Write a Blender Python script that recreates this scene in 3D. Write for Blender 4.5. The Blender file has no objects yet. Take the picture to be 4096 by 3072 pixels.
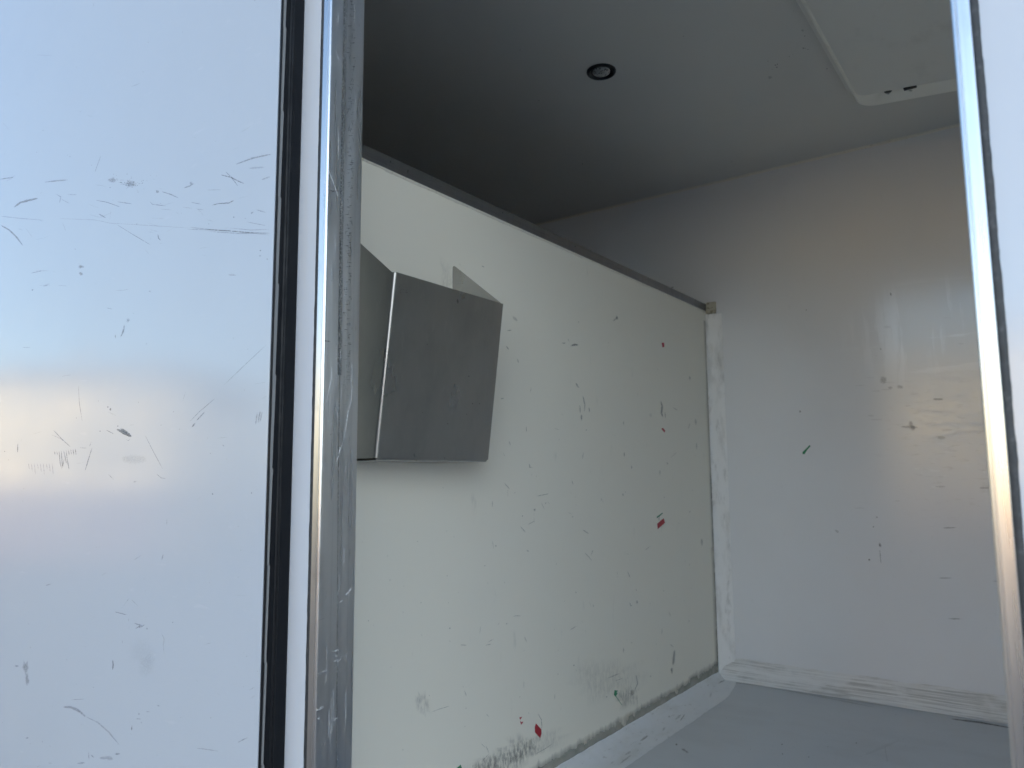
import bpy, bmesh, math, random
from mathutils import Vector, Matrix, noise as mnoise
random.seed(7)
C = bpy.context.scene.collection
R = math.radians
scene = bpy.context.scene

# ------------------------------------------------------------------ camera, sky, sun, exposure
CAM_Z = 1.77                      # the van floor stands 0.95 m above the yard
YAW, PITCH, ROLL = 0.62298, 0.11809, -0.0073157
FPX, PW, PH = 3030.39, 4096.0, 3072.0
cam_d = bpy.data.cameras.new('camera')
cam = bpy.data.objects.new('camera', cam_d); C.objects.link(cam)
CROT = Matrix.Rotation(YAW, 3, 'Z') @ Matrix.Rotation(math.pi/2 + PITCH, 3, 'X') @ Matrix.Rotation(ROLL, 3, 'Z')
cam.matrix_world = Matrix.Translation((0, 0, CAM_Z)) @ CROT.to_4x4()
cam_d.sensor_width = 36.0; cam_d.lens = FPX/PW*36.0
cam_d.clip_start = 0.02; cam_d.clip_end = 2000
cam_d.dof.use_dof = True; cam_d.dof.focus_distance = 1.45; cam_d.dof.aperture_fstop = 6.5
scene.camera = cam

SUN_EL, SUN_AZ = R(22), R(-14)      # low sun behind the van, so the doorway side is in shade
world = bpy.data.worlds.new('World'); scene.world = world; world.use_nodes = True
wn = world.node_tree
bg = wn.nodes['Background']
sky = wn.nodes.new('ShaderNodeTexSky'); sky.sky_type = 'NISHITA'; sky.sun_disc = False
sky.sun_elevation = SUN_EL; sky.sun_rotation = SUN_AZ
sky.air_density = 1.0; sky.dust_density = 0.4; sky.ozone_density = 1.5
wn.links.new(sky.outputs[0], bg.inputs[0]); bg.inputs[1].default_value = 0.15
sun_d = bpy.data.lights.new('sun', 'SUN'); sun_d.energy = 5.0; sun_d.angle = R(0.5); sun_d.color = (1.0, 0.91, 0.80)
sun = bpy.data.objects.new('sun', sun_d); C.objects.link(sun)
sdir = Vector((math.sin(SUN_AZ)*math.cos(SUN_EL), math.cos(SUN_AZ)*math.cos(SUN_EL), math.sin(SUN_EL)))
sun.rotation_euler = sdir.to_track_quat('Z', 'Y').to_euler()
sun.location = (0, 30, 20)
vs = scene.view_settings
vs.view_transform = 'Standard'; vs.look = 'None'; vs.gamma = 1.0; vs.use_curve_mapping = False
vs.exposure = 1.68
scene.cycles.max_bounces = 12; scene.cycles.diffuse_bounces = 8; scene.cycles.glossy_bounces = 6; scene.cycles.transparent_max_bounces = 16

# ------------------------------------------------------------------ measured dimensions (camera at x=0, y=0; z relative to CAM_Z)
FL, CE = -0.825, 1.244            # floor, ceiling
XP, YB = -1.180, 3.068            # partition face, back wall face
YO, YI = 0.735, 0.800             # outside and inside face of the side wall
XL, XR = -0.8655, -0.0485         # left and right jamb faces
YLF = 0.691                       # outer face of the door leaf
XLE = -0.9375                     # edge of the door leaf
def Z(z): return z + CAM_Z

def at(axis, val, px, py):
    """where a place seen in the photograph lies on one of the walls"""
    d = CROT @ Vector(((px - PW/2)/FPX, -(py - PH/2)/FPX, -1.0))
    p = d*(val/d[axis]); p.z += CAM_Z
    return p

# ------------------------------------------------------------------ helpers
def obj(name, bm, mat, parent=None, smooth=False):
    me = bpy.data.meshes.new(name)
    bm.normal_update(); bm.to_mesh(me); bm.free()
    if mat: me.materials.append(mat)
    if smooth:
        for p in me.polygons: p.use_smooth = True
    o = bpy.data.objects.new(name, me); C.objects.link(o)
    if parent: o.parent = parent
    return o
def empty(name, loc=(0, 0, 0)):
    o = bpy.data.objects.new(name, None); C.objects.link(o); o.location = loc; o.empty_display_size = 0.1
    return o
def tag(o, label, cat, group=None):
    o['label'] = label; o['category'] = cat
    if group: o['group'] = group
    return o
def child(o, parent):
    o.parent = parent
    o.matrix_parent_inverse = Matrix.Translation(-parent.location)
    return o
def struct(o): o['kind'] = 'structure'; return o
def box(bm, a, b, bev=0.0, seg=2):
    x0, y0, z0 = a; x1, y1, z1 = b
    v = [bm.verts.new(p) for p in ((x0,y0,z0),(x1,y0,z0),(x1,y1,z0),(x0,y1,z0),(x0,y0,z1),(x1,y0,z1),(x1,y1,z1),(x0,y1,z1))]
    fs = [bm.faces.new([v[i] for i in q]) for q in ((0,3,2,1),(4,5,6,7),(0,1,5,4),(1,2,6,5),(2,3,7,6),(3,0,4,7))]
    if bev:
        es = {e for f in fs for e in f.edges}
        bmesh.ops.bevel(bm, geom=list(es), offset=bev, segments=seg, profile=0.5, affect='EDGES')
def extrude_profile(bm, pts, z0, z1, n=1, closed=True, wob=None):
    rings = []
    for k in range(n+1):
        z = z0 + (z1-z0)*k/n
        rings.append([bm.verts.new((x + (wob(i, z)[0] if wob else 0), y + (wob(i, z)[1] if wob else 0), z)) for i, (x, y) in enumerate(pts)])
    m = len(pts)
    for k in range(n):
        for i in range(m if closed else m-1):
            j = (i+1) % m
            bm.faces.new((rings[k][i], rings[k][j], rings[k+1][j], rings[k+1][i]))
    if closed:
        bm.faces.new(rings[0][::-1]); bm.faces.new(rings[-1])
    bmesh.ops.recalc_face_normals(bm, faces=bm.faces)
def poly_sheet(bm, pts, nrm, t):
    """thin solid sheet: outline pts laid on a wall, thickness t along nrm"""
    a = [bm.verts.new(p + nrm*0.0002) for p in pts]; b = [bm.verts.new(p + nrm*(t+0.0002)) for p in pts]
    n = len(pts)
    bm.faces.new(a); bm.faces.new(b)
    for i in range(n): bm.faces.new((a[i], a[(i+1) % n], b[(i+1) % n], b[i]))
    bmesh.ops.recalc_face_normals(bm, faces=bm.faces)
def nz(x, y=0.0, z=0.0): return mnoise.noise(Vector((x, y, z)))

# ------------------------------------------------------------------ materials
class Mat:
    def __init__(s, name, base, rough=0.5, metal=0.0, spec=0.5):
        s.m = bpy.data.materials.new(name); s.m.use_nodes = True
        s.t = s.m.node_tree; s.b = s.t.nodes['Principled BSDF']
        s.b.inputs['Base Color'].default_value = (*base, 1); s.b.inputs['Roughness'].default_value = rough
        s.b.inputs['Metallic'].default_value = metal; s.b.inputs['Specular IOR Level'].default_value = spec
        s.base = base; s.col = None; s.rgh = rough; s.bmp = None
        s.geo = s.t.nodes.new('ShaderNodeNewGeometry')
    def n(s, typ, **kw):
        nd = s.t.nodes.new(typ)
        for k, v in kw.items(): setattr(nd, k, v)
        return nd
    def noise(s, scale, sc=(1, 1, 1), detail=4, rough=0.6, off=(0, 0, 0), dist=0.0):
        mp = s.n('ShaderNodeMapping'); mp.inputs['Scale'].default_value = sc; mp.inputs['Location'].default_value = off
        s.t.links.new(s.geo.outputs['Position'], mp.inputs[0])
        nt = s.n('ShaderNodeTexNoise'); nt.inputs['Scale'].default_value = scale; nt.inputs['Detail'].default_value = detail
        nt.inputs['Roughness'].default_value = rough; nt.inputs['Distortion'].default_value = dist
        s.t.links.new(mp.outputs[0], nt.inputs['Vector'])
        return nt.outputs['Fac']
    def vor(s, scale, sc=(1, 1, 1), feature='F1'):
        mp = s.n('ShaderNodeMapping'); mp.inputs['Scale'].default_value = sc
        s.t.links.new(s.geo.outputs['Position'], mp.inputs[0])
        v = s.n('ShaderNodeTexVoronoi'); v.feature = feature; v.inputs['Scale'].default_value = scale
        s.t.links.new(mp.outputs[0], v.inputs['Vector'])
        return v.outputs['Distance']
    def ramp(s, fac, lo, hi, a=0.0, b=1.0):
        r = s.n('ShaderNodeMapRange'); r.interpolation_type = 'SMOOTHSTEP'
        s.t.links.new(fac, r.inputs['Value'])
        for k, v in (('From Min', lo), ('From Max', hi), ('To Min', a), ('To Max', b)): r.inputs[k].default_value = v
        return r.outputs[0]
    def mul(s, a, b):
        m = s.n('ShaderNodeMath', operation='MULTIPLY'); s.t.links.new(a, m.inputs[0])
        if isinstance(b, (int, float)): m.inputs[1].default_value = b
        else: s.t.links.new(b, m.inputs[1])
        return m.outputs[0]
    def mixcol(s, fac, col):
        mx = s.n('ShaderNodeMix'); mx.data_type = 'RGBA'
        if s.col is None: mx.inputs['A'].default_value = (*s.base, 1)
        else: s.t.links.new(s.col, mx.inputs['A'])
        mx.inputs['B'].default_value = (*col, 1)
        s.t.links.new(fac, mx.inputs['Factor'])
        s.col = mx.outputs['Result']; s.t.links.new(s.col, s.b.inputs['Base Color'])
        return s
    def roughness(s, fac): s.t.links.new(fac, s.b.inputs['Roughness']); return s
    def bump(s, fac, strength, dist=0.001):
        b = s.n('ShaderNodeBump'); b.inputs['Strength'].default_value = strength; b.inputs['Distance'].default_value = dist
        s.t.links.new(fac, b.inputs['Height'])
        if s.bmp is not None: s.t.links.new(s.bmp, b.inputs['Normal'])
        s.bmp = b.outputs[0]; s.t.links.new(s.bmp, s.b.inputs['Normal']); return s

# glossy white gel coat of the door leaf
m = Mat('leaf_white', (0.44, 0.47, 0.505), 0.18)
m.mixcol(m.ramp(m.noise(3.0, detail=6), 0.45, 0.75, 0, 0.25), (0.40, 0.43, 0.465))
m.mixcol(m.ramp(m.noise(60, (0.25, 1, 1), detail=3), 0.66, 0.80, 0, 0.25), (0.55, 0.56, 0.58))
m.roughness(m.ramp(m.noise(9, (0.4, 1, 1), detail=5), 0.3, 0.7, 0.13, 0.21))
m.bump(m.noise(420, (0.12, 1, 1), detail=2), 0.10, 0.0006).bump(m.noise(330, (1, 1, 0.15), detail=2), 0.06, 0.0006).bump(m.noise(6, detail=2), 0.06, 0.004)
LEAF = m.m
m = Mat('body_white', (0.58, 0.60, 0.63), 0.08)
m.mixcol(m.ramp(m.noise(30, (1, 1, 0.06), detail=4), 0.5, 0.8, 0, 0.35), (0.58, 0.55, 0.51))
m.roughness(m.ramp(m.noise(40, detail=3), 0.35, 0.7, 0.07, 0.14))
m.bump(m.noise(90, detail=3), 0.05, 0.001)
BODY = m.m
m = Mat('partition_cream', (0.90, 0.865, 0.755), 0.42)
m.mixcol(m.ramp(m.noise(2.2, (1, 1, 0.6), detail=5), 0.42, 0.75, 0, 0.4), (0.86, 0.835, 0.75))
m.mixcol(m.ramp(m.noise(26, (1, 1, 0.3), detail=5), 0.64, 0.82, 0, 0.35), (0.50, 0.49, 0.44))
m.bump(m.noise(300, (1, 1, 0.4), detail=2), 0.08, 0.0006)
CREAM = m.m
m = Mat('wall_white', (0.82, 0.83, 0.84), 0.24)
def near(m, c, r0, r1, sc=(1, 1, 1)):
    """1 close to the point c on the wall, 0 far from it"""
    mp = m.n('ShaderNodeMapping'); mp.inputs['Scale'].default_value = sc
    sub = m.n('ShaderNodeVectorMath', operation='SUBTRACT'); sub.inputs[1].default_value = c
    m.t.links.new(m.geo.outputs['Position'], sub.inputs[0]); m.t.links.new(sub.outputs[0], mp.inputs[0])
    ln = m.n('ShaderNodeVectorMath', operation='LENGTH'); m.t.links.new(mp.outputs[0], ln.inputs[0])
    return m.ramp(ln.outputs['Value'], r0, r1, 1, 0)
m.mixcol(m.ramp(m.noise(2.0, detail=3), 0.35, 0.8, 0, 0.35), (0.77, 0.77, 0.76))
m.mixcol(m.ramp(m.noise(45, (1, 1, 0.4), detail=5), 0.62, 0.80, 0, 0.2), (0.60, 0.60, 0.58))
# rag-wiped runs and swipes, paler than the wall, and a rubbed patch below them
w1 = near(m, (-0.33, YB, Z(0.50)), 0.10, 0.36, (1, 1, 1.5)); w2 = near(m, (-0.28, YB, Z(0.10)), 0.06, 0.40, (1.1, 1, 1))
m.mixcol(m.mul(w1, m.ramp(m.noise(22, (1, 1, 0.12), detail=5), 0.52, 0.62, 0, 0.75)), (0.95, 0.96, 0.98))
m.mixcol(m.mul(w1, m.ramp(m.noise(20, (0.16, 1, 1.4), detail=5, off=(3, 0, 0)), 0.56, 0.64, 0, 0.75)), (0.95, 0.96, 0.98))
m.mixcol(m.mul(w2, m.ramp(m.noise(60, (0.35, 1, 1.5), detail=6, off=(5, 0, 0)), 0.55, 0.70, 0, 0.32)), (0.52, 0.52, 0.50))
rg = m.n('ShaderNodeMath', operation='ADD')
m.t.links.new(m.ramp(m.noise(5, detail=3), 0.2, 0.8, 0.12, 0.20), rg.inputs[0])
m.t.links.new(m.mul(w2, m.ramp(m.noise(48, (0.35, 1, 1.3), detail=7, off=(1, 0, 2)), 0.40, 0.70, 0, 0.15)), rg.inputs[1])
m.roughness(rg.outputs[0])
m.bump(m.noise(5, (1, 1, 0.6), detail=3), 0.08, 0.006).bump(m.noise(260, (0.4, 1, 1), detail=2), 0.07, 0.0006)
WALL = m.m
m = Mat('ceiling_white', (0.66, 0.65, 0.615), 0.45)
m.mixcol(m.ramp(m.noise(3, detail=5), 0.45, 0.75, 0, 0.3), (0.60, 0.60, 0.58))
m.bump(m.noise(240, detail=2), 0.06, 0.0006)
CEIL = m.m
m = Mat('floor_grey', (0.62, 0.64, 0.66), 0.45)
m.mixcol(m.ramp(m.noise(8, (0.5, 1, 1), detail=6), 0.45, 0.75, 0, 0.45), (0.53, 0.54, 0.55))
m.mixcol(m.ramp(m.noise(70, detail=3), 0.68, 0.8, 0, 0.4), (0.24, 0.24, 0.24))
m.bump(m.noise(180, detail=3), 0.12, 0.001)
FLOOR = m.m
def alu(name, base, r0, r1, streak=(1, 1, 0.01)):
    m = Mat(name, base, 0.3, 1.0)
    m.mixcol(m.ramp(m.noise(120, streak, detail=4), 0.45, 0.75, 0, 0.5), tuple(c*0.72 for c in base))
    m.mixcol(m.ramp(m.noise(20, (1, 1, 0.5), detail=6), 0.58, 0.78, 0, 0.4), tuple(c*0.6 for c in base))
    m.roughness(m.ramp(m.noise(60, (1, 1, 0.05), detail=4), 0.3, 0.7, r0, r1))
    m.bump(m.noise(900, streak, detail=3), 0.10, 0.0005)
    if streak[2] < 0.5:            # drawn along z: reflections spread sideways
        cr = m.n('ShaderNodeVectorMath', operation='CROSS_PRODUCT'); cr.inputs[1].default_value = (0, 0, 1)
        m.t.links.new(m.geo.outputs['True Normal'], cr.inputs[0]); m.t.links.new(cr.outputs[0], m.b.inputs['Tangent'])
        m.b.inputs['Anisotropic'].default_value = 0.78
    return m.m
ALU = alu('frame_aluminium', (0.66, 0.66, 0.66), 0.26, 0.36)
CAPALU = alu('cap_aluminium', (0.30, 0.305, 0.32), 0.30, 0.45, (1, 0.02, 1))
m = Mat('holder_steel', (0.43, 0.42, 0.395), 0.40, 1.0)
m.mixcol(m.ramp(m.noise(10, (1, 1, 0.6), detail=6), 0.38, 0.72, 0, 0.5), (0.32, 0.315, 0.30))
m.mixcol(m.ramp(m.noise(70, (1, 1, 0.35), detail=4), 0.54, 0.80, 0, 0.4), (0.50, 0.49, 0.46))
m.roughness(m.ramp(m.noise(16, (1, 1, 0.4), detail=6), 0.3, 0.7, 0.26, 0.42))
m.bump(m.noise(500, (1, 1, 0.05), detail=2), 0.06, 0.0004)
STEEL = m.m
m = Mat('seal_rubber', (0.006, 0.007, 0.009), 0.38, 0, 0.18)
m.roughness(m.ramp(m.noise(40, detail=4), 0.3, 0.7, 0.32, 0.55)); m.bump(m.noise(300, detail=3), 0.06, 0.0006)
RUBBER = m.m
m = Mat('lip_plastic', (0.20, 0.20, 0.20), 0.35); m.bump(m.noise(200, detail=2), 0.1, 0.0006); LIP = m.m
m = Mat('dark_sealant', (0.028, 0.030, 0.032), 0.55)
m.mixcol(m.ramp(m.noise(150, detail=4), 0.5, 0.75, 0, 0.6), (0.10, 0.10, 0.10)); m.bump(m.noise(250, detail=3), 0.5, 0.001)
SEALANT = m.m
m = Mat('cream_sealant', (0.80, 0.77, 0.68), 0.6)
m.mixcol(m.ramp(m.noise(180, detail=4), 0.56, 0.70, 0, 0.7), (0.42, 0.38, 0.30)); m.bump(m.noise(300, detail=3), 0.5, 0.001)
BEAD = m.m
m = Mat('white_coving_paint', (0.88, 0.88, 0.87), 0.5)
m.mixcol(m.ramp(m.noise(22, (1, 1, 0.35), detail=6), 0.46, 0.66, 0, 0.6), (0.64, 0.64, 0.62))
m.mixcol(m.ramp(m.noise(55, (1, 1, 0.25), detail=5), 0.54, 0.70, 0, 0.5), (0.50, 0.50, 0.48))
m.bump(m.noise(120, (1, 1, 0.3), detail=4), 0.3, 0.0015)
COVE = m.m
m = Mat('grey_white_coving', (0.85, 0.86, 0.87), 0.5)
m.mixcol(m.ramp(m.noise(16, (1, 0.4, 1), detail=6), 0.50, 0.74, 0, 0.45), (0.66, 0.65, 0.61))
m.mixcol(m.ramp(m.noise(90, (1, 0.3, 1), detail=4), 0.60, 0.74, 0, 0.5), (0.42, 0.41, 0.38))
m.bump(m.noise(120, (1, 0.3, 1), detail=4), 0.35, 0.0015)
COVE_F = m.m
m = Mat('streaked_coving_paint', (0.80, 0.80, 0.78), 0.5)
m.mixcol(m.ramp(m.noise(9, (0.6, 1, 1.5), detail=6), 0.45, 0.7, 0, 0.6), (0.56, 0.55, 0.51))
m.mixcol(m.ramp(m.noise(30, (0.12, 1, 7), detail=6, dist=0.6), 0.44, 0.62, 0, 0.62), (0.34, 0.335, 0.31))
m.mixcol(m.ramp(m.noise(6, (1, 1, 2), detail=4), 0.48, 0.64, 0, 0.75), (0.82, 0.82, 0.81))
m.bump(m.noise(30, (0.12, 1, 7), detail=6, dist=0.6), 0.7, 0.003)
STREAK = m.m
m = Mat('filler_plate', (0.48, 0.45, 0.36), 0.6)
m.mixcol(m.ramp(m.noise(75, detail=5), 0.52, 0.64, 0, 0.85), (0.20, 0.17, 0.12)); m.bump(m.noise(90, detail=4), 0.6, 0.003)
FILLER = m.m
RED = Mat('red_tape', (0.42, 0.012, 0.025), 0.4).m
GREEN = Mat('green_tape', (0.010, 0.20, 0.09), 0.4).m
BLACK = Mat('black_plastic', (0.015, 0.016, 0.018), 0.45).m
m = Mat('lamp_lens', (0.42, 0.42, 0.40), 0.3)
m.mixcol(m.ramp(m.vor(130), 0.20, 0.42, 1, 0), (0.004, 0.004, 0.005)); LENS = m.m
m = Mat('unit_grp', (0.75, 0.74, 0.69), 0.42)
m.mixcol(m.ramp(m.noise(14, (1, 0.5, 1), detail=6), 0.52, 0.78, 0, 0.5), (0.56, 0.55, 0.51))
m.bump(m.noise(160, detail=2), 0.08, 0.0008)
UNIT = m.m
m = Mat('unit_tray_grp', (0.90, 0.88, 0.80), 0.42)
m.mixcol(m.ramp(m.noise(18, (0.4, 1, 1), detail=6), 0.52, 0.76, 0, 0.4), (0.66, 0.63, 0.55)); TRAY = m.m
m = Mat('yard_asphalt', (0.06, 0.06, 0.06), 0.85)
m.mixcol(m.ramp(m.noise(1.5, detail=6), 0.4, 0.7, 0, 0.7), (0.09, 0.085, 0.08)); ASPH = m.m
m = Mat('render_wall', (0.78, 0.60, 0.33), 0.8)
m.mixcol(m.ramp(m.noise(0.6, detail=5), 0.45, 0.7, 0, 0.4), (0.70, 0.53, 0.28)); REND = m.m
ROOF = Mat('roof_sheet', (0.16, 0.09, 0.07), 0.7).m
m = Mat('bounce_render', (0.60, 0.73, 0.86), 0.8)  # for the added tall building; bluish to cool the sunlight it bounces indoors
m.mixcol(m.ramp(m.noise(0.5, detail=5), 0.45, 0.7, 0, 0.3), (0.56, 0.68, 0.80)); BOUNCE_REND = m.m
GLASS = Mat('window_glass', (0.02, 0.025, 0.03), 0.08).m

def mark_mat(name, col, rough=0.6, breakup=(0.35, 0.6), scale=350, sc=(1, 1, 1)):
    """dirt or scuff: opacity from the vertex attribute, broken up by noise"""
    m = Mat(name, col, rough)
    at_ = m.n('ShaderNodeAttribute'); at_.attribute_name = 'cover'
    f = m.mul(at_.outputs['Fac'], m.ramp(m.noise(scale, sc, detail=4), breakup[0], breakup[1]))
    m.t.links.new(f, m.b.inputs['Alpha'])
    return m.m
PANEL_SCUFF = mark_mat('panel_scuff', (0.19, 0.20, 0.205), 0.6, (0.36, 0.52), 600)
SCUFF = mark_mat('scuff_grey', (0.24, 0.25, 0.27), 0.6, (0.30, 0.55))
SPECK = mark_mat('scuff_dark', (0.14, 0.14, 0.135), 0.7, (0.34, 0.56), 500)
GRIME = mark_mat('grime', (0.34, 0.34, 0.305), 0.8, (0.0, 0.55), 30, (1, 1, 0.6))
SHINE = mark_mat('bright_scratch', (0.97, 0.97, 0.97), 0.6, (0.36, 0.42), 200)
CLOUD = mark_mat('grime_cloud', (0.30, 0.30, 0.27), 0.8, (0.30, 0.72), 120, (1, 1, 0.45))

# ------------------------------------------------------------------ marks on a wall, as ribbons with a soft edge
class Marks:
    def __init__(s, axis, val, nrm):
        s.axis, s.val, s.n = axis, val, Vector(nrm); s.bm = bmesh.new(); s.l = s.bm.verts.layers.float.new('cover'); s.k = 0
    def P(s, px, py): return at(s.axis, s.val, px, py)
    def ribbon(s, pts, w, a=0.8, taper=True, jit=0.25):
        """pts: places in the photograph, w: width there in its pixels"""
        P = [Vector((x, y)) for x, y in pts]
        # resample
        Q = []; step = max(6.0, sum((P[i+1]-P[i]).length for i in range(len(P)-1))/14)
        for i in range(len(P)-1):
            n = max(1, int((P[i+1]-P[i]).length/step))
            for k in range(n): Q.append(P[i].lerp(P[i+1], k/n))
        Q.append(P[-1])
        rows = []; s.k += 1; off = 0.00015 + (s.k % 40)*0.000008
        for i, q in enumerate(Q):
            d = (Q[min(i+1, len(Q)-1)] - Q[max(i-1, 0)])
            if d.length < 1e-6: d = Vector((1, 0))
            d.normalize(); nrm = Vector((-d.y, d.x))
            t = i/max(1, len(Q)-1); wd = w*(1 + random.uniform(-jit, jit))
            if taper: wd *= 0.35 + 0.65*math.sin(math.pi*min(1, max(0, 0.08 + 0.84*t)))
            row = []
            for u, c in ((-1, 0.0), (-0.45, 1.0), (0.45, 1.0), (1, 0.0)):
                p = q + nrm*u*wd*0.75
                v = s.bm.verts.new(s.P(p.x, p.y) + s.n*off)
                v[s.l] = c*a*(0.25 if (taper and i in (0, len(Q)-1)) else 1.0)
                row.append(v)
            rows.append(row)
        for r0, r1 in zip(rows, rows[1:]):
            for j in range(3): s.bm.faces.new((r0[j], r0[j+1], r1[j+1], r1[j]))
        return s
    def blob(s, px, py, rx, ry, a=0.8, ang=0.0, n=10):
        s.k += 1; off = 0.00015 + (s.k % 40)*0.000008
        c = s.bm.verts.new(s.P(px, py) + s.n*off); c[s.l] = a
        rings = []; jag = [1 + random.uniform(-0.35, 0.35) for _ in range(n)]
        for f, al in ((0.35, a*0.95), (0.6, a*0.7), (0.8, a*0.3), (1.0, 0.0)):
            ring = []
            for i in range(n):
                t = 2*math.pi*i/n; r = f*jag[i]
                x, y = rx*r*math.cos(t), ry*r*math.sin(t)
                v = s.bm.verts.new(s.P(px + x*math.cos(ang) - y*math.sin(ang), py + x*math.sin(ang) + y*math.cos(ang)) + s.n*off)
                v[s.l] = al; ring.append(v)
            rings.append(ring)
        for i in range(n):
            j = (i+1) % n
            s.bm.faces.new((c, rings[0][i], rings[0][j]))
            for r0, r1 in zip(rings, rings[1:]): s.bm.faces.new((r0[i], r1[i], r1[j], r0[j]))
        return s
    def done(s, name, mat, parent):
        o = obj(name, s.bm, mat); child(o, parent); o['kind'] = 'stuff'; return o

# ================================================================== SETTING
bm = bmesh.new()
v = [bm.verts.new((x, y, 0)) for x, y in ((-400, -400), (400, -400), (400, 400), (-400, 400))]; bm.faces.new(v)
struct(obj('ground', bm, ASPH))

X0, X1 = -3.4, 0.62               # inside ends of the van body
def slab(name, a, b, mat):
    bm = bmesh.new(); box(bm, (a[0], a[1], Z(a[2])), (b[0], b[1], Z(b[2]))); return struct(obj(name, bm, mat))
floor = slab('floor', (X0-0.06, YO+0.002, FL-0.12), (X1+0.06, YB+0.06, FL), FLOOR)
ceiling = slab('ceiling', (X0-0.06, YO+0.002, CE), (X1+0.06, YB+0.06, CE+0.09), CEIL)
wall_back = slab('wall_back', (X0-0.06, YB, FL), (X1+0.06, YB+0.06, CE), WALL)
slab('wall_end', (X1, YI, FL), (X1+0.06, YB, CE), WALL)
slab('wall_front', (X0-0.06, YI, FL), (X0, YB, CE), FLOOR)
# side wall of the body with the doorway in it
DT = 1.14                          # top of the doorway
bm = bmesh.new()
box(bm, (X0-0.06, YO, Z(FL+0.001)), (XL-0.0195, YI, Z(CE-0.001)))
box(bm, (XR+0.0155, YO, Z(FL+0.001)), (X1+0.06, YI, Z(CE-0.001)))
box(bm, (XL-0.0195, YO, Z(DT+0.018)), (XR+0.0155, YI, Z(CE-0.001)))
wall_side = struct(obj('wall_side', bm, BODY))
# outer skirt below and cornice above the side wall
bm = bmesh.new()
box(bm, (X0-0.06, YO-0.004, Z(FL-0.13)), (X1+0.06, YO, Z(FL-0.012)), 0.001); child(obj('skirt_rail', bm, ALU), wall_side)
bm = bmesh.new()
box(bm, (X0-0.06, YO-0.008, Z(CE+0.0)), (X1+0.06, YO, Z(CE+0.09)), 0.001); child(obj('cornice_rail', bm, ALU), wall_side)

# dark sealant along the doorway frame, with ragged edges
def ragged_bead(name, x0, x1, y, z0, z1, amp, mat, parent, n=420, dome=0.0015):
    bm = bmesh.new(); rows = []
    for k in range(n+1):
        z = z0 + (z1-z0)*k/n
        a = x0 + amp*(nz(z*40, 3.1) + 0.6*nz(z*140, 7.7)); b = x1 + amp*(nz(z*34, 9.2) + 0.6*nz(z*120, 1.7))
        mid = (a+b)/2
        rows.append([bm.verts.new(p) for p in ((a, y-0.0003, z), (a*0.7+b*0.3, y-dome*(1+0.4*nz(z*60)), z), (a*0.3+b*0.7, y-dome*(1+0.4*nz(z*50, 5)), z), (b, y-0.0003, z))])
    for r0, r1 in zip(rows, rows[1:]):
        for j in range(3): bm.faces.new((r0[j], r0[j+1], r1[j+1], r1[j]))
    bmesh.ops.recalc_face_normals(bm, faces=bm.faces)
    o = obj(name, bm, mat, smooth=True); child(o, parent); return o
ragged_bead('sealant_bead', XL-0.0272, XL-0.0165, YO, Z(FL), Z(DT), 0.0006, SEALANT, wall_side, dome=0.0022)
ragged_bead('sealant_bead', XR+0.0128, XR+0.0210, YO, Z(FL), Z(DT), 0.0009, SEALANT, wall_side, dome=0.0030)

# ------------------------------------------------------------------ doorway frame
frame = tag(empty('door_frame', ((XL+XR)/2, YO, Z(FL))), 'scratched bare aluminium frame around the open doorway', 'door frame')
def jamb_profile():
    p = [(-0.0170, 0.0030), (-0.0168, -0.0035), (-0.0160, -0.0042), (-0.0058, -0.0042), (-0.0052, -0.0026), (-0.0042, -0.0026), (-0.0036, -0.0042)]
    for i in range(7):
        a = math.pi/2*i/6
        p.append((-0.0032 + 0.0032*math.sin(a), -0.0010 - 0.0032*math.cos(a)))
    p += [(0, 0.0300), (0, 0.0610)]
    for i in range(5):
        a = math.pi/2*i/4
        p.append((-0.003 + 0.003*math.cos(a), 0.0635 + 0.003*math.sin(a)))
    p += [(-0.0170, 0.0665)]
    return p
JP = jamb_profile()
def frame_bar(name, pts3, ends, mat=ALU):
    bm = bmesh.new()
    rings = [[bm.verts.new(f(x, y)) for x, y in JP] for f in ends]
    m_ = len(JP)
    for i in range(m_): bm.faces.new((rings[0][i], rings[0][(i+1) % m_], rings[1][(i+1) % m_], rings[1][i]))
    bm.faces.new(rings[0]); bm.faces.new(rings[1])
    bmesh.ops.recalc_face_normals(bm, faces=bm.faces)
    o = obj(name, bm, mat)
    for p in o.data.polygons: p.use_smooth = len(p.vertices) == 4
    o.data.set_sharp_from_angle(angle=R(35))
    return child(o, frame)
jl = frame_bar('jamb', None, (lambda x, y: (XL+x, YO+y, Z(FL-0.012)), lambda x, y: (XL+x, YO+y, Z(DT))))
jl['label'] = 'wide inner face of the jamb beside the open door leaf'
jr = frame_bar('jamb', None, (lambda x, y: (XR-x*0.86, YO+y, Z(FL-0.012)), lambda x, y: (XR-x*0.86, YO+y, Z(DT))))
frame_bar('head_rail', None, (lambda x, y: (XL-0.0165, YO+y, Z(DT+0.0005-x)), lambda x, y: (XR+0.0125, YO+y, Z(DT+0.0005-x))))
bm = bmesh.new(); box(bm, (XL+0.001, YO-0.005, Z(FL+0.001)), (XR-0.001, YI+0.03, Z(FL+0.006)), 0.0015)
child(obj('sill_plate', bm, ALU), frame)

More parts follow.
